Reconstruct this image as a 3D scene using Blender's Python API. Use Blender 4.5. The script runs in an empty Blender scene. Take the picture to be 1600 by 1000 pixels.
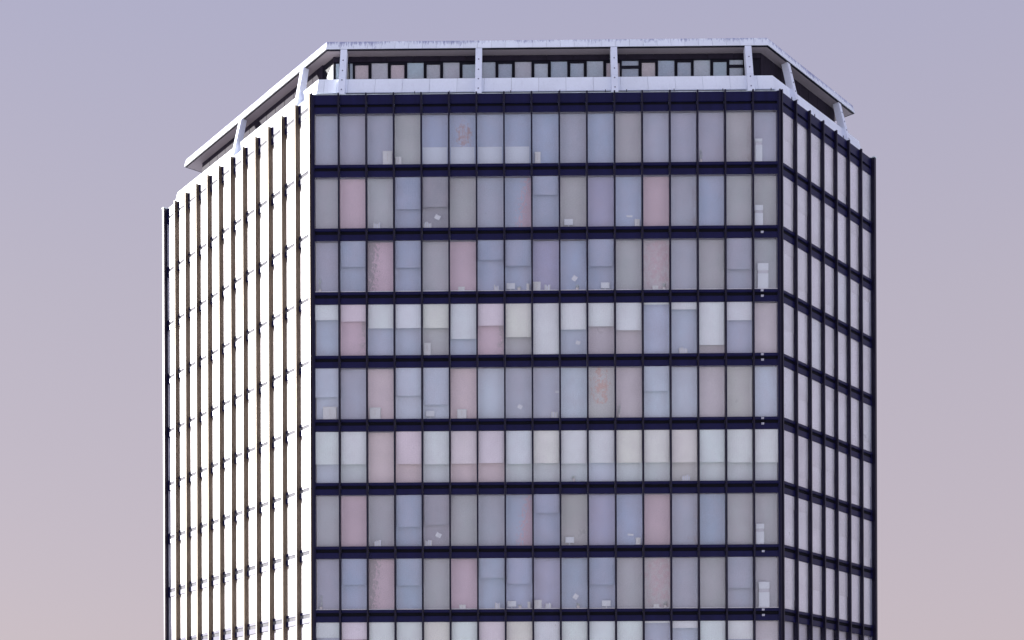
import bpy, math, random
import numpy as np
from mathutils import Vector, Matrix
random.seed(7)
scene = bpy.context.scene
col = scene.collection
R = math.radians

# ------------------------------------------------------------------ camera
CAMH = 1.7
cam_d = bpy.data.cameras.new('camera')
cam = bpy.data.objects.new('camera', cam_d)
col.objects.link(cam)
scene.camera = cam
YAW, ROLL = -0.0104, -0.0034
_f = Vector((math.sin(YAW), math.cos(YAW), 0))
_r = Vector((math.cos(YAW), -math.sin(YAW), 0))
_u = Vector((0, 0, 1))
r2 = _r * math.cos(ROLL) + _u * math.sin(ROLL)
u2 = -_r * math.sin(ROLL) + _u * math.cos(ROLL)
M4 = Matrix((r2, u2, -_f)).transposed().to_4x4()
M4.translation = Vector((-1.8401, -71.056, CAMH))
cam.matrix_world = M4
cam_d.sensor_width = 36.0
cam_d.lens = 2041.9 / 1600 * 36
cam_d.shift_x = (800 - 781.56) / 1600
cam_d.shift_y = (1241.17 - 500) / 1600
cam_d.clip_end = 5000

# ------------------------------------------------------------------ world, sun, exposure
EXPO = 1.75
SUN_EL = R(17)
SUN_AZ = R(-77)
world = bpy.data.worlds.new("World")
scene.world = world
world.use_nodes = True
wn = world.node_tree
wn.nodes.clear()
wout = wn.nodes.new('ShaderNodeOutputWorld')
sky = wn.nodes.new('ShaderNodeTexSky')
sky.sky_type = 'NISHITA'
sky.sun_disc = False
sky.sun_elevation = SUN_EL
sky.sun_rotation = SUN_AZ
sky.dust_density = 2.0
sky.ozone_density = 1.5
NS = 0.05          # strength of the clear-sky term
NSK = 0.10         # its share under the haze
bg1 = wn.nodes.new('ShaderNodeBackground')
bg1.inputs[1].default_value = NS
wn.links.new(sky.outputs[0], bg1.inputs[0])
# thin evening haze: one colour band all round the horizon, lavender above
tc = wn.nodes.new('ShaderNodeTexCoord')
sep = wn.nodes.new('ShaderNodeSeparateXYZ')
wn.links.new(tc.outputs['Generated'], sep.inputs[0])
ramp = wn.nodes.new('ShaderNodeValToRGB')
wn.links.new(sep.outputs[2], ramp.inputs[0])
def s2l(c):
    return tuple((v / 255 / 12.92) if v / 255 <= .04045 else ((v / 255 + .055) / 1.055) ** 2.4 for v in c)
_k = 2 ** -EXPO
_sky = [(0.0, (205, 190, 192), (2.6, 2.6, 1.9)), (math.sin(R(6.7)), (200, 188, 195), (3.0, 3.7, 3.7)),
        (math.sin(R(20)), (187, 181, 197), (1.6, 2.35, 3.4)), (math.sin(R(31.3)), (175, 174, 200), (1.17, 1.75, 2.7)),
        (1.0, (188, 199, 243), (0.56, 0.9, 1.5))]
el = ramp.color_ramp.elements
while len(el) < len(_sky):
    el.new(0.5)
for e_, (p_, c_, n_) in zip(el, _sky):
    e_.position = p_
    l_ = s2l(c_)
    e_.color = tuple(max(0, l_[i] * _k - n_[i] * NS * NSK) for i in range(3)) + (1,)
bg2 = wn.nodes.new('ShaderNodeBackground')
bg2.inputs[1].default_value = 1.0
wn.links.new(ramp.outputs[0], bg2.inputs[0])
mixw = wn.nodes.new('ShaderNodeMixShader')
mixw.inputs[0].default_value = NSK
wn.links.new(bg1.outputs[0], mixw.inputs[2])
addw = wn.nodes.new('ShaderNodeAddShader')
wn.links.new(mixw.outputs[0], addw.inputs[0])
wn.links.new(bg2.outputs[0], addw.inputs[1])
wn.links.new(addw.outputs[0], wout.inputs[0])

sun_d = bpy.data.lights.new('sun', 'SUN')
sun_d.energy = 5.0
sun_d.angle = R(0.6)
sun_d.color = (1.0, 0.97, 0.92)
sun = bpy.data.objects.new('sun', sun_d)
col.objects.link(sun)
_s = Vector((math.sin(SUN_AZ) * math.cos(SUN_EL), math.cos(SUN_AZ) * math.cos(SUN_EL), math.sin(SUN_EL)))
sun.rotation_euler = _s.to_track_quat('Z', 'Y').to_euler()
sun.location = _s * 200

vs = scene.view_settings
vs.view_transform = 'Standard'
vs.look = 'None'
vs.gamma = 1.0
vs.exposure = EXPO
vs.use_curve_mapping = False
scene.render.engine = 'CYCLES'
scene.cycles.max_bounces = 8
scene.cycles.transparent_max_bounces = 12
scene.cycles.sample_clamp_indirect = 4.0

# ------------------------------------------------------------------ materials
class NT:
    def __init__(self, name):
        self.m = bpy.data.materials.new(name)
        self.m.use_nodes = True
        self.t = self.m.node_tree
        self.b = self.t.nodes['Principled BSDF']
        self.out = self.t.nodes['Material Output']
    def n(self, typ, **kw):
        nd = self.t.nodes.new('ShaderNode' + typ)
        for k, v in kw.items():
            setattr(nd, k, v)
        return nd
    def l(self, a, b):
        self.t.links.new(a, b)
    def val(self, x):
        return x
    def math(self, op, a, b=None, c=None, clamp=False):
        nd = self.n('Math', operation=op, use_clamp=clamp)
        for i, x in enumerate((a, b, c)):
            if x is None:
                continue
            if isinstance(x, (int, float)):
                nd.inputs[i].default_value = x
            else:
                self.l(x, nd.inputs[i])
        return nd.outputs[0]
    def noise(self, vec, scale, detail=3, rough=.55, dim='3D', w=None):
        nd = self.n('TexNoise', noise_dimensions=dim)
        if vec is not None:
            self.l(vec, nd.inputs['Vector'])
        nd.inputs['Scale'].default_value = scale
        nd.inputs['Detail'].default_value = detail
        nd.inputs['Roughness'].default_value = rough
        if w is not None:
            self.l(w, nd.inputs['W'])
        return nd.outputs['Fac']
    def mapping(self, vec, scale=(1, 1, 1), loc=(0, 0, 0)):
        nd = self.n('Mapping')
        self.l(vec, nd.inputs[0])
        nd.inputs['Scale'].default_value = scale
        nd.inputs['Location'].default_value = loc
        return nd.outputs[0]
    def mix(self, fac, a, b):
        nd = self.n('Mix', data_type='RGBA')
        for s, x in ((nd.inputs[0], fac), (nd.inputs[6], a), (nd.inputs[7], b)):
            if isinstance(x, (int, float)):
                s.default_value = x
            elif isinstance(x, tuple):
                s.default_value = x + (1,) if len(x) == 3 else x
            else:
                self.l(x, s)
        return nd.outputs[2]
    def maprange(self, v, a, b, c=0., d=1.):
        nd = self.n('MapRange')
        self.l(v, nd.inputs[0])
        for i, x in enumerate((a, b, c, d)):
            nd.inputs[i + 1].default_value = x
        return nd.outputs[0]
    def pos(self):
        return self.n('NewGeometry').outputs['Position']
    def obj(self):
        return self.n('TexCoord').outputs['Object']
    def rnd(self):
        return self.n('ObjectInfo').outputs['Random']

def scalecol(nt, colr, fac):
    nd = nt.n('VectorMath', operation='SCALE')
    if isinstance(colr, tuple):
        nd.inputs[0].default_value = colr
    else:
        nt.l(colr, nd.inputs[0])
    if isinstance(fac, (int, float)):
        nd.inputs[3].default_value = fac
    else:
        nt.l(fac, nd.inputs[3])
    return nd.outputs[0]

def make_concrete(name, base, stain, streak_top=None, bump=.15):
    t = NT(name)
    p = t.pos()
    big = t.noise(p, .5, 4)
    fine = t.noise(p, 9, 5, .7)
    f = t.math('ADD', t.math('MULTIPLY', big, .22), t.math('MULTIPLY', fine, .16))
    f = t.math('ADD', f, t.math('MULTIPLY', t.rnd(), .09))
    c = scalecol(t, base, t.math('ADD', f, .77))
    if streak_top is not None:
        # rain streaks running down from the top edge
        sp = t.n('SeparateXYZ'); t.l(p, sp.inputs[0])
        mp = t.mapping(p, (5.0, 5.0, .55))
        st = t.noise(mp, 1.6, 5, .7)
        patch = t.noise(t.mapping(p, (.22, .22, .22)), 1.7, 3, .6)
        fall = t.maprange(sp.outputs[2], streak_top - .42, streak_top, -.16, .16)
        v = t.math('ADD', t.math('ADD', st, fall), t.math('MULTIPLY', t.math('SUBTRACT', patch, .5), .75))
        m = t.maprange(v, .50, .70)
        c = t.mix(t.math('MULTIPLY', m, .8), c, stain)
    else:
        m = t.maprange(t.noise(t.mapping(p, (2.5, 2.5, .4)), 1.3, 5, .7), .55, .8)
        c = t.mix(t.math('MULTIPLY', m, .35), c, stain)
    t.l(c, t.b.inputs['Base Color'])
    t.b.inputs['Roughness'].default_value = .75
    bp = t.n('Bump')
    bp.inputs['Strength'].default_value = bump
    bp.inputs['Distance'].default_value = .02
    t.l(fine, bp.inputs['Height'])
    t.l(bp.outputs[0], t.b.inputs['Normal'])
    return t.m

def make_metal(name, base, rough=.32, tint=(1, 1, 1), spec=.5):
    t = NT(name)
    p = t.pos()
    v = t.noise(t.mapping(p, (1, 1, .3)), 2.5, 4, .6)
    w = t.noise(p, 30, 3, .6)
    c = scalecol(t, base, t.math('ADD', t.math('MULTIPLY', v, .9), .55))
    t.l(c, t.b.inputs['Base Color'])
    t.l(t.math('ADD', t.math('MULTIPLY', t.math('ADD', v, w), .1), rough - .1), t.b.inputs['Roughness'])
    t.b.inputs['Specular Tint'].default_value = tint + (1,)
    t.b.inputs['Specular IOR Level'].default_value = spec
    return t.m

def make_glass(name, F0=.11):
    t = NT(name)
    t.t.nodes.remove(t.b)
    tr = t.n('BsdfTransparent')
    tr.inputs[0].default_value = (.97, .97, .985, 1)
    gl = t.n('BsdfGlossy')
    gl.inputs[0].default_value = (.98, .97, 1, 1)
    rr = t.math('ADD', t.math('MULTIPLY', t.noise(t.pos(), .8, 3), .1), .2)
    t.l(rr, gl.inputs['Roughness'])
    lw = t.n('LayerWeight')
    lw.inputs[0].default_value = .5
    fr = t.math('ADD', t.math('MULTIPLY', t.math('POWER', lw.outputs['Facing'], 5.0), 1 - F0), F0)
    mx = t.n('MixShader')
    t.l(fr, mx.inputs[0])
    t.l(tr.outputs[0], mx.inputs[1])
    t.l(gl.outputs[0], mx.inputs[2])
    t.l(mx.outputs[0], t.out.inputs[0])
    return t.m

PH_ = 2.775
def make_curtain(name, mott=None, ribs=.0):
    """woven net behind the glass; colour from the object, optional sun-faded peeling patches"""
    t = NT(name)
    oi = t.n('ObjectInfo')
    o = t.obj()
    seed = t.n('CombineXYZ')
    t.l(t.math('MULTIPLY', oi.outputs['Random'], 37.0), seed.inputs[0])
    t.l(t.math('MULTIPLY', oi.outputs['Random'], 91.0), seed.inputs[2])
    ad = t.n('VectorMath', operation='ADD')
    t.l(o, ad.inputs[0]); t.l(seed.outputs[0], ad.inputs[1])
    q = ad.outputs[0]
    big = t.noise(q, .55, 3, .5)
    weave = t.noise(t.mapping(q, (1, 1, 1.5)), 13, 5, .85)
    drift = t.noise(t.mapping(t.pos(), (1, 1, 1.3)), .3, 4, .6)  # broad tone put into the colour for soft mottled reflections across panes
    big = t.math('ADD', t.math('MULTIPLY', big, .5), t.math('MULTIPLY', drift, .7))
    f = t.math('ADD', t.math('MULTIPLY', big, .42), t.math('MULTIPLY', weave, .85))
    f = t.math('ADD', f, .325)
    if ribs:
        sp0 = t.n('SeparateXYZ'); t.l(o, sp0.inputs[0])
        wv = t.math('SINE', t.math('MULTIPLY', sp0.outputs[0], 62.0))
        f = t.math('ADD', f, t.math('MULTIPLY', wv, ribs))
    c = oi.outputs['Color']
    hue = t.maprange(t.noise(t.mapping(q, (1, 1, .6), (11, 3, 5)), .9, 4, .6), .35, .65)
    c = t.mix(t.math('MULTIPLY', hue, .22), c, (.62, .52, .56))
    if mott:
        c2, amt, thr, soft, bx, bz, q_, cx, cz, sc_, stx, off_ = mott
        sp = t.n('SeparateXYZ'); t.l(o, sp.inputs[0])
        x_ = t.math('SUBTRACT', sp.outputs[0], .75)
        z_ = t.math('SUBTRACT', sp.outputs[2], PH_ / 2)
        nz = t.noise(t.mapping(o, (stx, 1, 1), (off_, 0, off_ * 2)), sc_, 7, .75)
        v = t.math('ADD', nz, t.math('ADD', t.math('MULTIPLY', x_, bx), t.math('MULTIPLY', z_, bz)))
        if q_:
            dx = t.math('SUBTRACT', x_, cx); dz = t.math('SUBTRACT', z_, cz)
            v = t.math('SUBTRACT', v, t.math('MULTIPLY', t.math('ADD', t.math('MULTIPLY', dx, dx), t.math('MULTIPLY', t.math('MULTIPLY', dz, dz), .35)), q_))
        m = t.math('MULTIPLY', t.maprange(v, thr, thr + soft), amt)
        c = t.mix(m, c, c2)
    c = scalecol(t, c, f)
    t.l(c, t.b.inputs['Base Color'])
    t.b.inputs['Roughness'].default_value = .9
    t.b.inputs['Specular IOR Level'].default_value = .1
    return t.m

M = {}
M['fascia'] = make_concrete('fascia_concrete', (.755, .80, .90), (.20, .21, .40), streak_top=CAMH + 41.74)
M['skirt'] = make_concrete('skirt_concrete', (.755, .80, .90), (.5, .51, .6))
M['post'] = make_concrete('post_concrete', (.74, .785, .90), (.5, .51, .6))
M['soffit'] = make_concrete('soffit_board', (.275, .24, .26), (.2, .175, .19))
M['navy'] = make_metal('navy_panel', (.006, .006, .043), .36, spec=.25, tint=(.8, .8, 1))
M['rail'] = make_metal('navy_rail', (.007, .007, .036), .34, spec=.25, tint=(.8, .8, 1))
M['recess'] = make_metal('dark_recess', (.004, .004, .009), .6, spec=.1)
M['groove'] = make_metal('groove_metal', (.004, .004, .008), .7, spec=.12)
M['fin'] = make_metal('fin_metal', (.009, .008, .022), .40, tint=(.9, .85, 1), spec=.3)
M['seam'] = make_metal('seam_sunlit_tone', (.17, .17, .185), .9, spec=.0)  # pale grey put into the left grooves as their sunlit look
M['fin_glow'] = make_metal('fin_painted_glow', (.105, .08, .06), .42, tint=(1, .86, .68), spec=.6)  # brown put into the colour for the glow reflected off sunlit glass
M['dark'] = make_metal('dark_panel', (.020, .016, .028), .75, spec=.12)
M['frame'] = make_metal('dark_frame', (.007, .007, .016), .6, spec=.2)
M['flash'] = make_metal('cap_flashing', (.62, .70, .74), .5, spec=.4)
M['bolt'] = make_metal('bolt_steel', (.10, .10, .16), .5)
M['pale_metal'] = make_metal('pale_metal', (.50, .50, .58), .3)
M['glass'] = make_glass('window_glass', .06)
M['glass_mirror'] = make_glass('reflective_window_glass', .12)
M['curtain'] = make_curtain('net_curtain')
M['blind'] = make_curtain('blind_cloth', ribs=.02)
M['white_panel'] = make_concrete('sill_and_sun_spot_white', (.8, .8, .78), (.7, .7, .66))
M['slab'] = make_concrete('slab_concrete', (.62, .62, .64), (.5, .5, .5))

# sun-faded and peeling sun film on single windows
MOTT = {    # colour, amount, threshold, softness, x bias, z bias, blob falloff, blob x, blob z, scale, x stretch, offset
    'brown_patch': ((.50, .33, .28), .8, .40, .12, .0, .0, .55, .05, .25, 3.2, 1.3, 3.1),
    'pink_rag':    ((.66, .46, .50), .75, .54, .06, .30, -.05, 0, 0, 0, 5.5, 1.6, 7.3),
    'grey_rag':    ((.42, .38, .38), .85, .57, .06, -.30, .03, 0, 0, 0, 4.2, 1.8, 1.7),
    'red_bloom':   ((.62, .40, .43), .65, .40, .20, .05, .03, .1, .1, .1, 2.6, 1.3, 5.9),
    'peach_patch': ((.68, .44, .36), .8, .45, .10, .0, .04, .25, 0, .1, 2.4, 1.3, 9.4),
    'brown_edge':  ((.44, .35, .34), .80, .70, .30, .40, -.02, 0, 0, 0, 1.8, 1.0, 2.2),
    'pink_soft':   ((.50, .46, .44), .65, .58, .12, .30, .05, 0, 0, 0, 2.4, 1.2, 4.4),
}
for k, v in MOTT.items():
    M['mott_' + k] = make_curtain('curtain_' + k, mott=v)

# ------------------------------------------------------------------ mesh helpers
class MB:
    def __init__(self):
        self.v = []; self.f = []
    def face(self, pts):
        i = len(self.v)
        self.v += [tuple(p) for p in pts]
        self.f.append(tuple(range(i, i + len(pts))))
    def box(self, x0, x1, y0, y1, z0, z1, bev=0.0):
        if bev <= 0:
            i = len(self.v)
            self.v += [(x, y, z) for z in (z0, z1) for y in (y0, y1) for x in (x0, x1)]
            for q in ((0, 2, 3, 1), (4, 5, 7, 6), (0, 1, 5, 4), (2, 6, 7, 3), (0, 4, 6, 2), (1, 3, 7, 5)):
                self.f.append(tuple(i + k for k in q))
            return self
        # bevelled front edges (front is -y)
        i = len(self.v)
        b = bev
        self.v += [(x0, y1, z0), (x1, y1, z0), (x1, y1, z1), (x0, y1, z1),
                   (x0, y0 + b, z0), (x1, y0 + b, z0), (x1, y0 + b, z1), (x0, y0 + b, z1),
                   (x0 + b, y0, z0 + b), (x1 - b, y0, z0 + b), (x1 - b, y0, z1 - b), (x0 + b, y0, z1 - b)]
        for q in ((0, 3, 2, 1), (8, 9, 10, 11)):
            self.f.append(tuple(i + k for k in q))
        for k in range(4):
            n = (k + 1) % 4
            self.f.append((i + k, i + n, i + 4 + n, i + 4 + k))
            self.f.append((i + 4 + k, i + 4 + n, i + 8 + n, i + 8 + k))
        return self
    def hexa(self, p):
        """8 points: bottom ring 0-3, top ring 4-7"""
        i = len(self.v)
        self.v += [tuple(q) for q in p]
        for q in ((3, 2, 1, 0), (4, 5, 6, 7), (0, 1, 5, 4), (1, 2, 6, 5), (2, 3, 7, 6), (3, 0, 4, 7)):
            self.f.append(tuple(i + k for k in q))
        return self
    def prism(self, poly, z0, z1):
        n = len(poly); i = len(self.v)
        self.v += [(p[0], p[1], z0) for p in poly] + [(p[0], p[1], z1) for p in poly]
        self.f.append(tuple(i + k for k in range(n - 1, -1, -1)))
        self.f.append(tuple(i + n + k for k in range(n)))
        for k in range(n):
            m = (k + 1) % n
            self.f.append((i + k, i + m, i + n + m, i + n + k))
        return self
    def profile_x(self, prof, x0, x1):
        """closed profile in (y,z), swept along x"""
        n = len(prof); i = len(self.v)
        self.v += [(x0, a, b) for a, b in prof] + [(x1, a, b) for a, b in prof]
        self.f.append(tuple(i + k for k in range(n - 1, -1, -1)))
        self.f.append(tuple(i + n + k for k in range(n)))
        for k in range(n):
            m = (k + 1) % n
            self.f.append((i + k, i + m, i + n + m, i + n + k))
        return self
    def cyl(self, c, r0, r1, z0, z1, n=10):
        return self.loft([(c[0], c[1], z0, r0), (c[0], c[1], z1, r1)], n)
    def loft(self, rings, n=10):
        i = len(self.v)
        for (x, y, z, r) in rings:
            self.v += [(x + r * math.cos(2 * math.pi * k / n), y + r * math.sin(2 * math.pi * k / n), z) for k in range(n)]
        for j in range(len(rings) - 1):
            for k in range(n):
                m = (k + 1) % n
                a = i + j * n
                self.f.append((a + k, a + m, a + n + m, a + n + k))
        self.f.append(tuple(i + k for k in range(n - 1, -1, -1)))
        a = i + (len(rings) - 1) * n
        self.f.append(tuple(a + k for k in range(n)))
        return self
    def add(self, other, mat):
        i = len(self.v)
        self.v += [tuple(mat @ Vector(p)) for p in other.v]
        self.f += [tuple(i + k for k in q) for q in other.f]
        return self
    def mesh(self, name, *mats):
        me = bpy.data.meshes.new(name)
        me.from_pydata(self.v, [], self.f)
        for m in mats:
            me.materials.append(m)
        me.validate()
        me.update()
        import bmesh as _bm
        b = _bm.new(); b.from_mesh(me)
        _bm.ops.recalc_face_normals(b, faces=b.faces)
        b.to_mesh(me); b.free()
        return me

def put(name, me, parent=None, loc=(0, 0, 0), rz=0.0, color=None, kind=None):
    o = bpy.data.objects.new(name, me)
    col.objects.link(o)
    o.location = loc
    o.rotation_euler = (0, 0, rz)
    if parent is not None:
        o.parent = parent
    if color is not None:
        o.color = tuple(color) + (1,)
    if kind:
        o['kind'] = kind
    return o

def tag(o, label, cat, group=None):
    o['label'] = label
    o['category'] = cat
    if group:
        o['group'] = group
    return o

# ------------------------------------------------------------------ ground
g = MB()
g.face([(-2500, -2500, 0), (2500, -2500, 0), (2500, 2500, 0), (-2500, 2500, 0)])
t = NT('pale_paving')
p_ = t.pos()
br = t.n('TexBrick')
t.l(p_, br.inputs['Vector'])
br.inputs['Scale'].default_value = .8
br.inputs['Color1'].default_value = (.45, .475, .52, 1)
br.inputs['Color2'].default_value = (.49, .51, .55, 1)
br.inputs['Mortar'].default_value = (.30, .29, .28, 1)
br.inputs['Mortar Size'].default_value = .01
t.l(scalecol(t, br.outputs[0], t.math('ADD', t.math('MULTIPLY', t.noise(p_, .08, 4), .4), .8)), t.b.inputs['Base Color'])
t.b.inputs['Roughness'].default_value = .85
put('ground', g.mesh('ground', t.m), kind='structure')

# ------------------------------------------------------------------ plan of the tower
B = 1.5
AL, AR = 0.871, 0.8317
FL = np.array([-8.5 * B, 0.0]); FR = np.array([8.5 * B, 0.0])
LE = FL + 12 * B * np.array([-math.cos(AL), math.sin(AL)])
RE = FR + 7 * B * np.array([math.cos(AR), math.sin(AR)])
_d1 = np.array([math.cos(R(40)), math.sin(R(40))]); _d2 = np.array([-_d1[0], _d1[1]])
_st = np.linalg.solve(np.array([_d1, -_d2]).T, RE - LE)
AP = LE + _st[0] * _d1
PLAN = [FL, FR, RE, AP, LE]          # sides: 0 front, 1 right, 2 rear right, 3 rear left, 4 left

def inset(es, shift=(0, 0)):
    out = []
    n = 5
    for i in range(n):
        a, b_, c = PLAN[i - 1], PLAN[i], PLAN[(i + 1) % n]
        d1 = (b_ - a) / np.linalg.norm(b_ - a); d2 = (c - b_) / np.linalg.norm(c - b_)
        n1 = np.array([-d1[1], d1[0]]); n2 = np.array([-d2[1], d2[0]])
        q = np.linalg.solve(np.array([n1, n2]), [n1 @ b_ + es[i - 1], n2 @ b_ + es[i]])
        out.append(q + np.array(shift))
    return out

Z0 = CAMH + 38.1575       # top of the fins
ZB = CAMH + 34.3487       # foot of the top row of panes
DZ = 3.4657
PH = 2.775                # pane height
SPH = DZ - PH
FIN = 0.14                # half depth of a fin
PI_ = 0.09                # pane plane behind the plan line
FACES = {
    'front': dict(o=FL, rz=0.0, n=17),
    'right': dict(o=FR, rz=AR, n=7),
    'left': dict(o=LE, rz=-AL, n=12),
}
def side(i, poly=None):
    P = poly or PLAN
    a, b_ = P[i], P[(i + 1) % 5]
    d = b_ - a
    return a, math.atan2(d[1], d[0]), float(np.linalg.norm(d))
def on(face, s, inw, z):
    F = FACES[face]
    c, s_ = math.cos(F['rz']), math.sin(F['rz'])
    return (F['o'][0] + c * s - s_ * inw, F['o'][1] + s_ * s + c * inw, z)

tower = bpy.data.objects.new('office_tower', None)
col.objects.link(tower)
tag(tower, 'tall many-sided office tower with dark fins, pastel windows and pale flat roof canopy', 'office tower')

# ------------------------------------------------------------------ inner structure
core = MB()
cp = inset([0.78] * 5)
for k in range(0, 10):
    zb = ZB - DZ * k
    core.prism(cp, zb - SPH + .02, zb - .02)
core.prism(inset([0.9] * 5), 0.0, ZB - 9 * DZ - SPH)
put('floor_slab', core.mesh('floor_slab', M['slab']), tower, kind='stuff')
core = MB().prism(inset([0.62] * 5), 0.02, ZB + PH + .3)
put('inner_wall', core.mesh('inner_wall', M['slab']), tower)

# ------------------------------------------------------------------ facade pieces
GAP = 0.006
X0, X1 = .045 + GAP, B - .045 - GAP
pane_me = MB().box(X0 - .01, X1 + .01, -.006, .006, .0, PH).mesh('window_pane', M['glass'])
pane_r_me = MB().box(X0 - .01, X1 + .01, -.006, .006, .0, PH).mesh('window_pane', M['glass_mirror'])
CD = .22   # curtain behind the pane
cur_me = MB().box(X0 - .02, X1 + .02, 0, .012, 0, PH).mesh('net_curtain', M['curtain'])
cur_m = {k: MB().box(X0 - .02, X1 + .02, 0, .012, 0, PH).mesh('net_curtain', M['mott_' + k]) for k in MOTT}

def spandrel(top_h, pr=1.0):
    """rail, recessed groove and lower rail; local z=0 is the foot of the pane above"""
    h = top_h
    a = MB()
    a.profile_x([(.05, -.004), (-.045 * pr, -.022), (-.045 * pr, -.165), (-.012 * pr, -.18), (.05, -.18)], X0, X1)
    a.profile_x([(.05, -.36), (-.012, -.36), (-.035, -.375), (-.035, -h + .03), (.0, -h + .006), (.05, -h + .006)], X0, X1)
    b_ = MB().box(X0, X1, .03 * pr - .012 * (1 - pr), .06, -.37, -.17)
    me = a.mesh('spandrel_panel', M['navy'])
    return me, b_.mesh('groove', M['groove'] if pr == 1 else M['seam'])
sp_me, groove_me = spandrel(SPH)
sp_l_me, groove_l_me = spandrel(SPH, .45)
# tall band under the roof edge; local z=0 is the top
TB = Z0 - (ZB + PH)
tb = MB()
tb.profile_x([(.05, -.01), (-.02, -.01), (-.02, -.50), (-.045, -.515), (-.045, -.54), (.05, -.54)], X0, X1)
tb.profile_x([(.05, -.70), (-.035, -.70), (-.035, -TB + .03), (.0, -TB + .006), (.05, -TB + .006)], X0, X1)
tb_me = tb.mesh('top_panel', M['navy'])
tbl = MB()
tbl.profile_x([(.05, -.01), (-.02, -.01), (-.02, -.54), (.05, -.54)], X0, X1)
tbl.profile_x([(.05, -.70), (-.02, -.70), (-.02, -TB + .03), (.0, -TB + .006), (.05, -TB + .006)], X0, X1)
tb_l_me = tbl.mesh('top_panel', M['navy'])
tbg_l_me = MB().box(X0, X1, -.002, .06, -.71, -.53).mesh('groove', M['seam'])
tbg_me = MB().box(X0, X1, .03, .06, -.71, -.53).mesh('groove', M['groove'])

def fin_mesh(w=.045, mat='fin'):
    m = MB()
    zb, zt = 0.0, Z0
    # T section: slim blade with a slightly wider cap
    m.prism([(-w * .62, -FIN + .03), (-w, -FIN + .02), (-w, -FIN), (w, -FIN), (w, -FIN + .02), (w * .62, -FIN + .03),
             (w * .62, FIN + .05), (-w * .62, FIN + .05)], zb, zt)
    return m.mesh('mullion_fin', M[mat])
fin_me = fin_mesh()
fin_glow_me = fin_mesh(mat='fin_glow')

# sun-screen colours as they show in the photograph
CC = {'L': (151, 150, 172), 'B': (145, 151, 180), 'V': (148, 144, 174), 'G': (154, 152, 164), 'D': (142, 139, 154),
      'K': (154, 151, 161), 'P': (176, 153, 170), 'R': (177, 159, 171), 'W': (163, 166, 188), 'C': (168, 171, 183),
      'H': (168, 158, 170), 'Y': (166, 161, 169), 'Z': (151, 154, 179), 'X': (160, 150, 162)}
def albedo(c, jit=.05, dim=1.0):
    c = tuple(.72 * v + .28 * m for v, m in zip(c, (152, 154, 177)))
    l = np.array(s2l(tuple(v * dim for v in c)))
    a = (l - np.array((.095, .095, .115))) / np.array((.385, .36, .455))
    a = a * (1 + random.uniform(-jit, jit)) + np.array([random.uniform(-.012, .012) for _ in range(3)])
    return np.clip(a, .05, .88)
ROWS = [
    'L L L K B B:brown_patch B B B L B K L L L K:brown_edge L',
    'G P G B D G L B:pink_rag B K V B P L:brown_edge B G K',
    'L B P:grey_rag B G P B B V B B G H:red_bloom L K L G',
    'Z P:pink_soft Z Z K Z P:pink_soft K C Z X X Z Z X Z H',
    'W L R W W R W L L W Y:peach_patch H W W H Y W',
    'W C R R C R R C C C W C C Y C C C']
ROWS = ROWS + [ROWS[1], ROWS[2], ROWS[3]]
# blinds let down behind the glass: fraction of the pane, per row
BLIND = {3: [.29, .32, .46, .46, .46, .68, .42, .65, 1.0, .51, .45, .53, .03, .13, .83, .35, 0],
         5: [.63, .63, .0, .63, .64, .63, .62, .64, .63, .64, .63, .63, .63, .63, .63, .64, .64],
         0: [0] * 17,
         1: [0, 0, 0, .62, .58, 0, 0, 0, .36, 0, 0, 0, 0, 0, 0, 0, 0],
         2: [0, .5, 0, .52, 0, 0, .38, .5, 0, 0, .52, 0, 0, 0, 0, .6, 0],
         4: [.56, 0, 0, .54, .72, 0, 0, 0, 0, 0, 0, 0, .48, 0, 0, 0, 0]}
BLIND[6], BLIND[7], BLIND[8] = BLIND[1], BLIND[2], BLIND[3]
blind_cache = {}
def blind_mesh(fr):
    k = round(fr, 3)
    if k not in blind_cache:
        h = PH * k
        m = MB().box(X0 + .005, X1 - .005, 0, .006, -h, 0)
        m.box(X0 + .005, X1 - .005, -.003, .010, -h - .018, -h)
        blind_cache[k] = m.mesh('roller_blind', M['blind'])
    return blind_cache[k]
def srgb_mul(c, f):
    return tuple(min(.86, x * f) for x in c)

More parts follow.
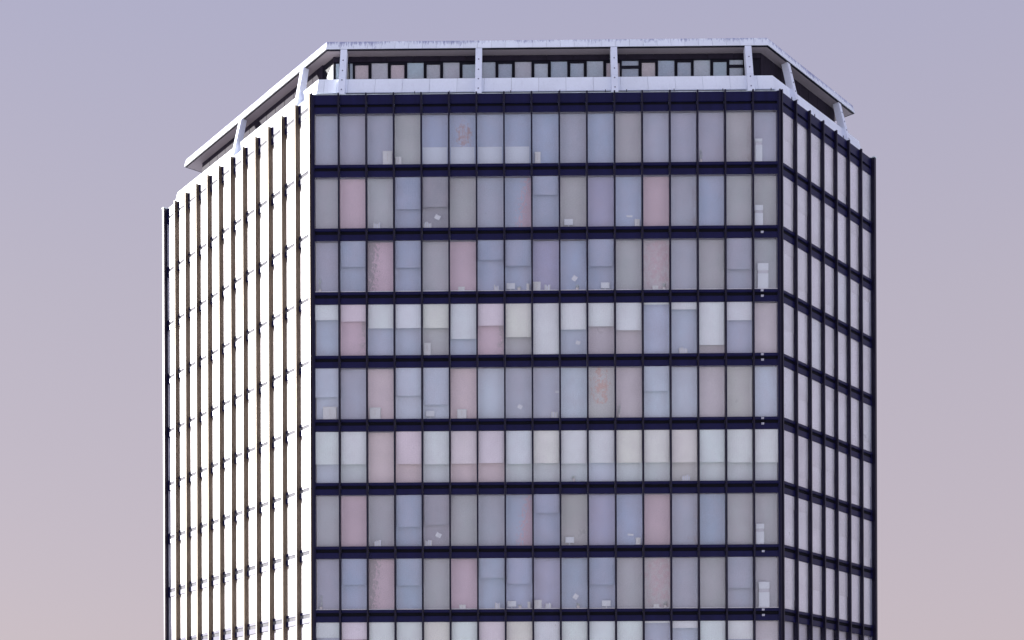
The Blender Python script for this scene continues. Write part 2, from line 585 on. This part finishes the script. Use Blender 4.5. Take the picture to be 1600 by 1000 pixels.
sill_me = MB().box(X0, X1, 0, .19, 0, .045).mesh('inner_sill', M['white_panel'])
rest_glass, rest_cur, rest_sp, rest_gr = MB(), MB(), MB(), MB()
pane_src = MB().box(X0 - .01, X1 + .01, -.006, .006, .0, PH)
cur_src = MB().box(X0 - .02, X1 + .02, 0, .012, 0, PH)
sp_src = MB().box(X0, X1, -.03, .05, -SPH + .006, -.006)
CURT = {}
for fname, F in FACES.items():
    rz = F['rz']
    for r in range(10):
        codes = ROWS[r].split() if r < 9 else None
        for i in range(F['n']):
            zb = ZB - DZ * r
            loc = on(fname, i * B, .045 if fname == 'right' else PI_, zb)
            if r == 9 or (r == 8 and fname != 'front'):
                mt = Matrix.Translation(loc) @ Matrix.Rotation(rz, 4, 'Z')
                rest_glass.add(pane_src, mt)
                rest_cur.add(cur_src, mt @ Matrix.Translation((0, CD, 0)))
                rest_sp.add(sp_src, mt)
                continue
            pn = put('window_pane', pane_r_me if fname == 'right' else pane_me, tower, loc, rz)
            pn.rotation_euler = (R(random.uniform(-.12, .12)), 0, rz + R(random.uniform(-.1, .1)))
            mot = None
            if fname == 'front':
                cd = codes[i]
                if ':' in cd:
                    cd, mot = cd.split(':')
                cl = albedo(CC[cd], dim=.965 if r in (0, 1, 2, 6, 7) else 1.0)
            elif fname == 'left':
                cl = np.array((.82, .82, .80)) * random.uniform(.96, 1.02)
            else:
                cl = albedo(random.choice([(198, 196, 215), (190, 193, 214), (201, 195, 210), (186, 190, 214)]))
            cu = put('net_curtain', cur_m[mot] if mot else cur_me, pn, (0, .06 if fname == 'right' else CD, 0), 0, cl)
            fr = BLIND.get(r, [0] * 17)[i] if fname == 'front' else (random.choice([0, 0, .25, .5, .8]) if fname == 'right' else 0)
            if fr > 0:
                if fname == 'front' and r in (3, 5, 8):
                    bc = {'K': (.86, .87, .76), 'P': (.86, .78, .79), 'R': (.87, .80, .80)}.get(cd, (.83, .89, .85))
                    if r == 5 and i in (8, 11, 12, 13):
                        bc = (.88, .89, .79)
                    bc = tuple(x * random.uniform(.97, 1.02) for x in bc)
                else:
                    bc = srgb_mul(cl, .90)
                put('roller_blind', blind_mesh(fr), pn, (0, .03 if fname == 'right' else .05, PH), 0, bc)
            sp = put('spandrel_panel', sp_l_me if fname == 'left' else sp_me, tower, loc, rz)
            put('groove', groove_l_me if fname == 'left' else groove_me, sp)
            if fname == 'front' and r in (2, 7):
                put('inner_sill', sill_me, pn, (0, .02, 0))
    for i in range(F['n']):
        loc = on(fname, i * B, .045 if fname == 'right' else PI_, Z0)
        tp = put('top_panel', tb_l_me if fname == 'left' else tb_me, tower, loc, rz)
        put('groove', tbg_l_me if fname == 'left' else tbg_me, tp)
    for i in range(F['n'] + 1):
        s = i * B
        if fname == 'front':
            s += {0: .05, 17: -.05}.get(i, 0)
        put('mullion_fin', fin_glow_me if fname == 'left' else fin_me, tower, on(fname, s, 0, 0), rz)
put('lower_window_glass', rest_glass.mesh('lower_window_glass', M['glass']), tower, kind='stuff')
put('lower_curtains', rest_cur.mesh('lower_curtains', M['curtain']), tower, color=(.6, .6, .66), kind='stuff')
put('lower_spandrels', rest_sp.mesh('lower_spandrels', M['navy']), tower, kind='stuff')

# corner posts where two faces meet
for q, a0, a1 in ((FL, -AL, 0.0), (FR, 0.0, AR)):
    n0 = np.array([-math.sin(a0), math.cos(a0)]); n1 = np.array([-math.sin(a1), math.cos(a1)])
    t0 = np.array([math.cos(a0), math.sin(a0)]); t1 = np.array([math.cos(a1), math.sin(a1)])
    d = (n0 + n1) / np.linalg.norm(n0 + n1)
    poly = [q - t0 * .16 + n0 * .02, q - d * .02, q + t1 * .16 + n1 * .02, q + t1 * .20 + n1 * .5, q - t0 * .20 + n0 * .5]
    put('corner_post', MB().prism(poly, 0.0, Z0 - .01).mesh('corner_post', M['rail']), tower)
# end columns at the far left and far right corners
for q, d_in, ang in ((LE, -1, -AL), (RE, 1, AR)):
    t_ = np.array([math.cos(ang), math.sin(ang)]); n_ = np.array([-math.sin(ang), math.cos(ang)])
    s = -d_in
    poly = [q + t_ * (.03 * s) - n_ * .18, q - t_ * (.17 * s) - n_ * .18, q - t_ * (.17 * s) + n_ * .6, q + t_ * (.03 * s) + n_ * .6]
    ec = put('end_column', MB().prism(poly, 0.0, Z0 + .02).mesh('end_column', M['fin']), tower)
    poly = [q + t_ * (.06 * s) - n_ * .21, q - t_ * (.2 * s) - n_ * .21, q - t_ * (.2 * s) + n_ * .7, q + t_ * (.06 * s) + n_ * .7]
    put('column_cap', MB().prism(poly, Z0 + .02, Z0 + .07).mesh('column_cap', M['flash']), ec)

# rear faces, never seen from the street in front
for i in (2, 3):
    a, ang, ln = side(i)
    nb = int(round(ln / B)); w = ln / nb
    m = MB(); mg = MB(); mf = MB()
    for k in range(10):
        zb = ZB - DZ * k
        for j in range(nb):
            m.box(j * w + .03, (j + 1) * w - .03, FIN - .03, FIN + .05, zb - SPH, zb)
            mg.box(j * w + .03, (j + 1) * w - .03, FIN, FIN + .02, zb + .003, zb + PH - .003)
    m.box(.03, ln - .03, FIN - .02, FIN + .05, ZB + PH, Z0)
    for j in range(nb + 1):
        if 0 < j < nb:
            mf.box(j * w - .03, j * w + .03, -FIN, FIN + .03, 0, Z0)
    mw = make_metal('rear_glass', (.25, .26, .33), .2) if i == 2 else mw
    put('rear_spandrels', m.mesh('rear_spandrels', M['navy']), tower, (a[0], a[1], 0), ang, kind='stuff')
    put('rear_glazing', mg.mesh('rear_glazing', mw), tower, (a[0], a[1], 0), ang, kind='stuff')
    put('rear_fins', mf.mesh('rear_fins', M['fin']), tower, (a[0], a[1], 0), ang, kind='stuff')

# coping from the facade back to the skirt
put('coping', MB().prism(inset([.22] * 5), Z0 - .30, Z0 - .012).mesh('coping', M['skirt']), tower)
for i in (0, 1, 4):
    a, ang, ln = side(i)
    m = MB()
    m.profile_x([(.10, -.012), (.09, .03), (.62, .12), (.62, -.012)], .1, ln - .1)
    put('cap_flashing', m.mesh('cap_flashing', M['flash']), tower, (a[0], a[1], Z0 + .004), ang)

# ------------------------------------------------------------------ roof storey
ZSK0, ZSK1 = CAMH + 38.50, CAMH + 39.32
ZF0, ZF1 = CAMH + 41.28, CAMH + 41.73
SH = (.10, 0)
sk_b = inset([.50, .50, .2, .2, .50]); sk_t = inset([.66, .66, .32, .32, .66])
def panels(name, bot, top, z0, z1, sides, width, mat, thick=.09, joint=.012, breaks=None, jz=.004):
    for i in sides:
        a0, b0, a1, b1 = bot[i], bot[(i + 1) % 5], top[i], top[(i + 1) % 5]
        ln = np.linalg.norm(b0 - a0)
        d = (b0 - a0) / ln
        nn = np.array([-d[1], d[0]])
        n = max(1, int(round(ln / width)))
        ss = breaks(i, ln) if breaks else [k / n for k in range(n + 1)]
        for s, e in zip(ss[:-1], ss[1:]):
            j = joint / ln / 2
            s2, e2 = (s + (j if s > 0 else 0)), (e - (j if e < 1 else 0))
            out = random.uniform(-jz, jz)
            P = []
            for a_, b_, z in ((a0, b0, z0), (a1, b1, z1)):
                p0, p1 = a_ + (b_ - a_) * s2 + nn * out, a_ + (b_ - a_) * e2 + nn * out
                q1, q0 = p1 + nn * thick, p0 + nn * thick
                # keep mitred ends inside the neighbour
                if e == 1: q1 = q1 - d * thick * .4
                if s == 0: q0 = q0 + d * thick * .4
                P += [(p0[0], p0[1], z), (p1[0], p1[1], z), (q1[0], q1[1], z), (q0[0], q0[1], z)]
            c = np.mean(P, axis=0)
            m = MB().hexa([np.array(v) - c for v in P])
            put(name, m.mesh(name, mat), tower, tuple(c))
def sk_breaks(i, ln):
    if i != 0:
        n = int(round(ln / B)); return [k / n for k in range(n + 1)]
    off = (ln - 17 * B) / 2
    base = [k * B + off + .4 for k in range(1, 17)] + [.36, .36 + .7]
    return [0] + sorted(x / ln for x in base if .1 < x < ln - .2) + [1]
panels('skirt_panel', sk_b, sk_t, ZSK0, ZSK1, range(5), B, M['skirt'], breaks=sk_breaks)
put('skirt_backing', MB().prism(inset([.78] * 5), Z0 - .1, ZSK1 - .04).mesh('skirt_backing', M['soffit']), tower)

fa_b = inset([1.17, 1.17, 0.02, 0.02, 1.17], SH); fa_t = inset([1.27, 1.27, .1, .1, 1.27], SH)
panels('fascia_panel', fa_b, fa_t, ZF0, ZF1, range(5), .752, M['fascia'], thick=.10, joint=.012, jz=.003)
lip = inset([1.20, 1.20, .05, .05, 1.20], SH)
put('fascia_drip', MB().prism(lip, ZF0 - .045, ZF0 - .002).mesh('fascia_drip', M['frame']), tower)
so = inset([1.30, 1.30, .15, .15, 1.30], SH)
put('soffit', MB().prism(so, ZF0 - .06, ZF0 - .046).mesh('soffit', M['soffit']), tower)
put('roof_slab', MB().prism(inset([1.38, 1.38, .3, .3, 1.38], SH), ZF0 + .01, ZF1 - .05).mesh('roof_slab', M['slab']), tower)

# set-back clerestory wall
WI = [1.84, 1.84, 1.3, 1.3, 1.84]
cw = inset(WI, SH)
put('clerestory_wall', MB().prism(inset([x + .06 for x in WI], SH), Z0 - .05, ZF0 - .062).mesh('clerestory_wall', M['frame']), tower)
ZWT = ZF0 - .07
a, ang, ln = side(0, cw)
# dark head panels along the front
for k in range(16):
    w = ln / 16
    put('head_panel', MB().box(.01, w - .01, -.02, .055, 0, ZWT - (CAMH + 40.92), .006).mesh('head_panel', M['dark']) if k == 0 else hp_me,
        tower, (a[0] + k * w, a[1], CAMH + 40.92), ang)
    if k == 0:
        hp_me = bpy.data.objects[-1].data if False else [o for o in tower.children if o.name.startswith('head_panel')][0].data
PXM = 2041.9 / (71.056 + 1.84)          # pixels per metre on this wall
def wx(px):                              # photograph x to metres along the wall
    return (px - 520.7) / PXM * 1.0
def clere_window(x0, x1, z0, z1, c, bar=None):
    """dark frame, glass and the screen behind it"""
    X = a[0] + (x0 + x1) / 2
    hw = (x1 - x0) / 2
    fr = MB()
    t_ = .035
    fr.box(-hw - t_, -hw, -.03, .05, z0, z1); fr.box(hw, hw + t_, -.03, .05, z0, z1)
    fr.box(-hw - t_, hw + t_, -.032, .05, z1, z1 + t_); fr.box(-hw - t_, hw + t_, -.032, .05, z0 - t_, z0)
    if bar:
        fr.box(-hw, hw, -.031, .05, bar[0], bar[1])
    o = put('clerestory_window', fr.mesh('clerestory_window', M['frame']), tower, (X, a[1], 0), 0)
    put('pane', MB().box(-hw, hw, .0, .006, z0, z1).mesh('pane', M['glass']), o)
    put('screen', MB().box(-hw, hw, .04, .052, z0, z1).mesh('screen', M['curtain']), o, color=c)
ZC0 = CAMH + 39.96
ZL, ZS = CAMH + 40.86, CAMH + 40.75
cols = [(165, 172, 185), (180, 172, 180), (168, 176, 186), (160, 166, 180), (176, 178, 186)]
wins = [(525, 530.5, 'L'), (541, 545.5, 'X'), (547, 551.5, 'L')]
for k in range(8):
    wins += [(555 + 56.1 * k, 576 + 56.1 * k, 'S'), (580.8 + 56.1 * k, 606.4 + 56.1 * k, 'L')]
wins = [w for w in wins if w[0] < 955] + [(972, 998, 'T')]
for k in range(3):
    wins += [(1003 + 55.7 * k, 1024 + 55.7 * k, 'S')]
    if k < 2:
        wins += [(1028.4 + 55.7 * k, 1054 + 55.7 * k, 'L')]
wins += [(1139.5, 1161, 'T')]
for x0, x1, kd in wins:
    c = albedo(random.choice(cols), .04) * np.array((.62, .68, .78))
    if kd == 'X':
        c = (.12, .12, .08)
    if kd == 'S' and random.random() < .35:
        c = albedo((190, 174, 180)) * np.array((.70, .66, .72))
    X0_, X1_ = wx(x0), wx(x1)
    clere_window(X0_, X1_, ZC0, ZS if kd == 'S' else ZL, c, bar=(CAMH + 40.42, CAMH + 40.57) if kd == 'T' else None)
# dark cladding along the two side walls, one white piece shaped as the sunlit spot by the left front corner
for i in (1, 4):
    a4, ang4, ln4 = side(i, cw)
    n = int(round(ln4 / 1.05)); w = ln4 / n
    me = MB().box(.012, w - .012, -.03, .055, 0, ZWT - Z0, .008).mesh('cladding_panel', M['dark'])
    mm = MB()
    mm.hexa([(w * .4, -.035, 0), (w - .03, -.035, 0), (w - .03, .055, 0), (w * .4, .055, 0), (w * .4, -.035, 2.15), (w - .03, -.035, 2.62), (w - .03, .055, 2.62), (w * .4, .055, 2.15)])
    sun_spot_me = mm.mesh('cladding_panel', M['white_panel'])
    for k in range(n):
        c, s_ = math.cos(ang4), math.sin(ang4)
        put('cladding_panel', sun_spot_me if (i == 4 and k == n - 1) else me, tower, (a4[0] + c * k * w, a4[1] + s_ * k * w, Z0), ang4)

# slanted posts carrying the canopy
def post(face, sb, st, label=None):
    zb, zt = Z0 + .03, ZF0 - .03
    eb, et = .06, 1.16
    hw = .18 if face == 'front' else .15
    dp_b, dp_t = (.55, .45) if face == 'front' else (.42, .38)
    zj = zb + (zt - zb) * .37
    def ring(f, sh=0.0):
        s = sb + (st - sb) * f; e = eb + (et - eb) * f; dp = dp_b + (dp_t - dp_b) * f
        z = zb + (zt - zb) * f
        return [on(face, s - hw + sh, e + sh, z), on(face, s + hw - sh, e + sh, z),
                on(face, s + hw - sh, e + dp, z), on(face, s - hw + sh, e + dp, z)]
    fj = .37
    c = np.array(on(face, sb, eb, zb))
    m = MB().hexa([np.array(p) - c for p in ring(0) + ring(fj - .005)])
    m.hexa([np.array(p) - c for p in ring(fj - .005, .02) + ring(fj + .005, .02)])
    m.hexa([np.array(p) - c for p in ring(fj + .005) + ring(1)])
    o = put('roof_post', m.mesh('roof_post', M['post']), tower, tuple(c))
    rz = FACES[face]['rz']
    for f in (.10, .31, .52, .75):
        s = sb + (st - sb) * f; e = eb + (et - eb) * f
        bp = np.array(on(face, s, e - .012, zb + (zt - zb) * f)) - c
        b_ = put('bolt', bolt_me, o, tuple(bp), rz)
bm = MB()
for k in range(1):
    n = 8
    ring0 = [(.035 * math.cos(2 * math.pi * j / n), -.012, .035 * math.sin(2 * math.pi * j / n)) for j in range(n)]
    ring1 = [(p[0] * 1.1, .03, p[2] * 1.1) for p in ring0]
    i0 = 0
    bm.v = ring0 + ring1
    bm.f = [tuple(range(n))] + [(j, (j + 1) % n, n + (j + 1) % n, n + j) for j in range(n)]
bolt_me = bm.mesh('bolt', M['bolt'])
for k in (1, 6, 11, 16):
    sh = {1: .13, 6: .10, 11: .05, 16: -.05}[k]
    post('front', k * B + sh, k * B + sh + .02)
LL = 12 * B
post('left', LL - 1.2 * B, LL - 1.92 * B)
post('left', LL - 6.1 * B, LL - 6.75 * B)
post('right', 1.35 * B, 1.9 * B)
post('right', 5.25 * B, 5.8 * B)

# little studs on the cap and pale blocks standing in for glints on the spandrels of the last bay
stud_me = MB().box(-.018, .018, -.018, .018, 0, .13).mesh('cap_stud', M['frame'])
for px in (650, 704, 800, 877, 948, 981, 1055, 1131, 1206):
    put('cap_stud', stud_me, tower, on('front', (px - 488) / 43.06 * B, .06, Z0 + .02), 0)
for sx in (1.3, 3.8, 7.1, 9.2):
    put('cap_stud', stud_me, tower, on('right', sx, .06, Z0 + .02), AR)
clip = MB()
clip.box(-.09, -.045, -.03, .03, -.045, .045); clip.box(-.015, .05, -.03, .03, -.03, .045); clip.box(-.09, .05, .02, .03, -.055, .055)
glint_block_me = clip.mesh('glint_block', M['pale_metal'])
for r in (1, 2, 3, 4, 6, 7):
    for dz, sx in ((-.10, 0), (-.40, .01)):
        if r in (1, 6) and dz > -.2:
            continue
        put('glint_block', glint_block_me, tower, on('front', 16 * B + .50 + sx, PI_ - .075, ZB - DZ * r + dz), 0)

# ------------------------------------------------------------------ things standing behind the glass
def tint(name, c):
    t = NT(name)
    n = t.noise(t.pos(), 14, 3)
    t.l(scalecol(t, c, t.math('ADD', t.math('MULTIPLY', n, .2), .9)), t.b.inputs['Base Color'])
    t.b.inputs['Roughness'].default_value = .7
    return t.m
M['card'] = tint('pale_card', (.70, .71, .68))
M['paper'] = tint('white_paper', (.72, .74, .74))
M['cab'] = tint('pale_paint', (.76, .80, .80))
M['tape'] = tint('brown_tape', (.66, .65, .61))
M['leaf'] = tint('pale_leaf', (.56, .62, .58))
M['pot'] = tint('pale_pot', (.75, .70, .66))
M['board'] = tint('pale_screen_board', (.72, .78, .82))
M['book'] = tint('binder_card', (.72, .75, .80))
ORD = ['first', 'second', 'third', 'fourth', 'fifth', 'sixth', 'seventh', 'eighth', 'ninth', 'tenth', 'eleventh', 'twelfth',
       'thirteenth', 'fourteenth', 'fifteenth', 'sixteenth', 'last']
STO = ['top', 'second', 'third', 'fourth', 'fifth', 'sixth', 'seventh', 'eighth']
def where(r, i):
    w = 'last window on the right' if i == 16 else ('leftmost window' if i == 0 else ORD[i] + ' window from left')
    return '%s of the front, %s row' % (w, STO[r])
def spot(r, i, px, inw, z=0.0):
    """px: photograph x inside the bay; foot on the sill unless z is given"""
    return on('front', (px - 488) / 43.06 * B, PI_ + inw, ZB - DZ * r + z)
def root(name, label, cat, loc, group=None, rz=0):
    o = bpy.data.objects.new(name, None)
    col.objects.link(o); o.location = loc; o.rotation_euler = (0, 0, rz)
    return tag(o, label, cat, group)
def carton(r, i, px, w, h, lab):
    o = root('carton', '%s in the %s' % (lab, where(r, i)), 'box', spot(r, i, px, .12, .003), 'cartons on window sills')
    put('box_body', MB().box(-w / 2, w / 2, -.08, .08, 0, h, .006).mesh('box_body', M['card']), o)
    put('lid', MB().box(-w / 2 - .01, w / 2 + .01, -.09, .085, h * .86, h + .012, .006).mesh('lid', M['card']), o)
    put('tape', MB().box(-.03, .03, -.094, -.08, h * .3, h * .84).mesh('tape', M['tape']), o)
def sheet(r, i, px, z, w, h, tilt, lab):
    m = MB(); n = 5
    for k in range(n):
        x0, x1 = -w / 2 + w * k / n, -w / 2 + w * (k + 1) / n
        y0, y1 = .02 * math.sin(k * .9), .02 * math.sin((k + 1) * .9)
        m.hexa([(x0, y0, -h / 2), (x1, y1, -h / 2), (x1, y1 + .003, -h / 2), (x0, y0 + .003, -h / 2),
                (x0, y0, h / 2), (x1, y1, h / 2), (x1, y1 + .003, h / 2), (x0, y0 + .003, h / 2)])
    o = put('paper_sheet', m.mesh('paper_sheet', M['paper']), None, spot(r, i, px, .03, z))
    o.rotation_euler = (0, R(tilt), 0)
    tag(o, '%s in the %s' % (lab, where(r, i)), 'paper', 'paper sheets hung behind the glass')
def stack(r, px, wd, h0, h1, z0, z1):  # two pale blocks stacked behind the glass
    o = root('stack', 'pale two-part cabinet behind the %s' % where(r, 16), 'stack', spot(r, 16, px, .14, .003), 'pale stacks at the last window')
    put('lower_block', MB().box(-wd / 2, wd / 2, -.09, .09, 0, z0, .008).mesh('lower_block', M['cab']), o)
    put('plinth', MB().box(-wd / 2 + .02, wd / 2 - .02, -.05, .08, z0, h0).mesh('plinth', M['slab']), o)
    put('upper_block', MB().box(-wd / 2 - .005, wd / 2 + .005, -.09, .09, h0, h1, .008).mesh('upper_block', M['cab']), o)
def binders(r, i, px, n, lab):
    o = root('binder_row', '%s in the %s' % (lab, where(r, i)), 'binders', spot(r, i, px, .12, .003), 'binders on window sills')
    x = -n * .035
    for k in range(n):
        w = random.uniform(.05, .075); h = random.uniform(.24, .36)
        put('binder', MB().box(x, x + w - .006, -.07, .08, 0, h, .008).mesh('binder', M['book'] if k % 2 else M['card']), o)
        x += w
def plant(r, i, px, h, lab):
    o = root('potted_plant', '%s in the %s' % (lab, where(r, i)), 'potted plant', spot(r, i, px, .13, .003), 'potted plants on window sills')
    put('pot', MB().loft([(0, 0, 0, .055), (0, 0, .13, .08), (0, 0, .14, .088), (0, 0, .16, .088)], 12).mesh('pot', M['pot']), o)
    lf = MB()
    for k in range(26):
        a_ = random.uniform(0, 6.28); rr = random.uniform(.02, .11); z = random.uniform(.16, h)
        L = random.uniform(.08, .16); up = random.uniform(.2, 1.2)
        d = Vector((math.cos(a_) * .8, math.sin(a_) * .6, up)).normalized(); sd = Vector((-math.sin(a_), math.cos(a_), 0)) * .028
        p0 = Vector((math.cos(a_) * rr * .4, math.sin(a_) * rr * .4, z - .03))
        lf.face([p0, p0 + d * L * .5 + sd, p0 + d * L, p0 + d * L * .5 - sd])
    put('leaves', lf.mesh('leaves', M['leaf']), o)
    put('stem', MB().loft([(0, 0, .15, .012), (0, 0, h * .9, .006)], 6).mesh('stem', M['leaf']), o)
def monitor(r, i, px, lab):
    o = root('desk_monitor', '%s in the %s' % (lab, where(r, i)), 'monitor', spot(r, i, px, .14, .003), 'monitors standing on window sills')
    put('screen_back', MB().box(-.24, .24, -.03, .03, .14, .46, .012).mesh('screen_back', M['cab']), o)
    put('stand', MB().box(-.03, .03, -.005, .03, .01, .16).mesh('stand', M['cab']), o)
    put('foot', MB().box(-.1, .1, -.07, .09, 0, .014, .004).mesh('foot', M['cab']), o)
def low_board(r, i, x0, x1, h):
    w = (x1 - x0) / 43.06 * B
    o = root('low_partition', 'low pale partition board behind the %s' % where(r, i), 'partition', spot(r, i, (x0 + x1) / 2, .22, .003), 'low partitions behind the top row')
    put('board', MB().box(-w / 2, w / 2, -.015, .015, .03, h, .004).mesh('board', M['board']), o)
    put('top_rail', MB().box(-w / 2, w / 2, -.02, .02, h, h + .025).mesh('top_rail', M['cab']), o)
    for s in (-1, 1):
        put('foot', MB().box(s * w * .4 - .03, s * w * .4 + .03, -.06, .06, 0, .03).mesh('foot', M['cab']), o)

carton(0, 2, 607, .52, .74, 'tall pale carton')
carton(0, 3, 624, .34, .42, 'small pale carton')
for i, (x0, x1) in {4: (662, 700), 5: (706, 743), 6: (748.5, 786), 7: (791.5, 829)}.items():
    low_board(0, i, x0, x1, .98)
carton(0, 8, 842, .30, .62, 'narrow pale carton')
plant(0, 14, 1097, .62, 'pale leaning plant')
stack(0, 1187, .38, 1.12, 1.27, .92, 0)
for r in (1, 6):
    sheet(r, 4, 685, .58, .30, .24, 28, 'tilted white sheet')
    binders(r, 4, 670, 7, 'row of pale binders')
    binders(r, 2, 590, 6, 'low row of pale binders')
    sheet(r, 11, 985, .55, .32, .10, 6, 'narrow white slip')
    carton(r, 11, 997, .26, .38, 'slim pale carton')
    monitor(r, 9, 890, 'pale monitor')
    stack(r, 1187, .44, .84, 1.12, .68, 0)
for r in (2, 7):
    plant(r, 0, 500, .8, 'thin pale plant')
    carton(r, 5, 722, .34, .24, 'squat pale carton')
    monitor(r, 7, 799, 'pale monitor')
    plant(r, 7, 812, .22, 'low pale plant')
    carton(r, 7, 826, .15, .38, 'narrow pale carton')
    carton(r, 8, 840, .40, .48, 'wide pale carton')
    binders(r, 8, 857, 5, 'short row of binders')
    sheet(r, 9, 899, .66, .26, .28, 35, 'tilted white sheet')
    plant(r, 9, 903, .32, 'bushy pale plant')
    monitor(r, 10, 947, 'pale monitor')
    carton(r, 12, 1025, .32, .22, 'squat pale carton')
    plant(r, 12, 1039, .36, 'bushy pale plant')
    binders(r, 6, 777, 4, 'short row of binders')
    stack(r, 1193, .58, 1.05, 1.42, .86, 0)
carton(3, 4, 668, .38, .66, 'tall pale carton')
sheet(3, 9, 904, .62, .24, .20, 20, 'small tilted sheet')
binders(3, 13, 1069, 7, 'row of pale binders')
carton(4, 0, 515, .74, .68, 'large cream carton')
carton(4, 2, 586, .60, .62, 'large pale carton')
carton(4, 5, 722, .5, .5, 'pale carton')
sheet(4, 7, 813, .62, .26, .22, 30, 'tilted white sheet')
monitor(4, 4, 672, 'pale monitor')
binders(4, 8, 867, 5, 'short row of binders')
sheet(4, 8, 871, 1.42, .2, .14, 4, 'small white label')
plant(4, 11, 968, .7, 'thin pale plant')
plant(5, 9, 897, .30, 'small pale plant')
binders(5, 13, 1073, 8, 'long row of pale binders')
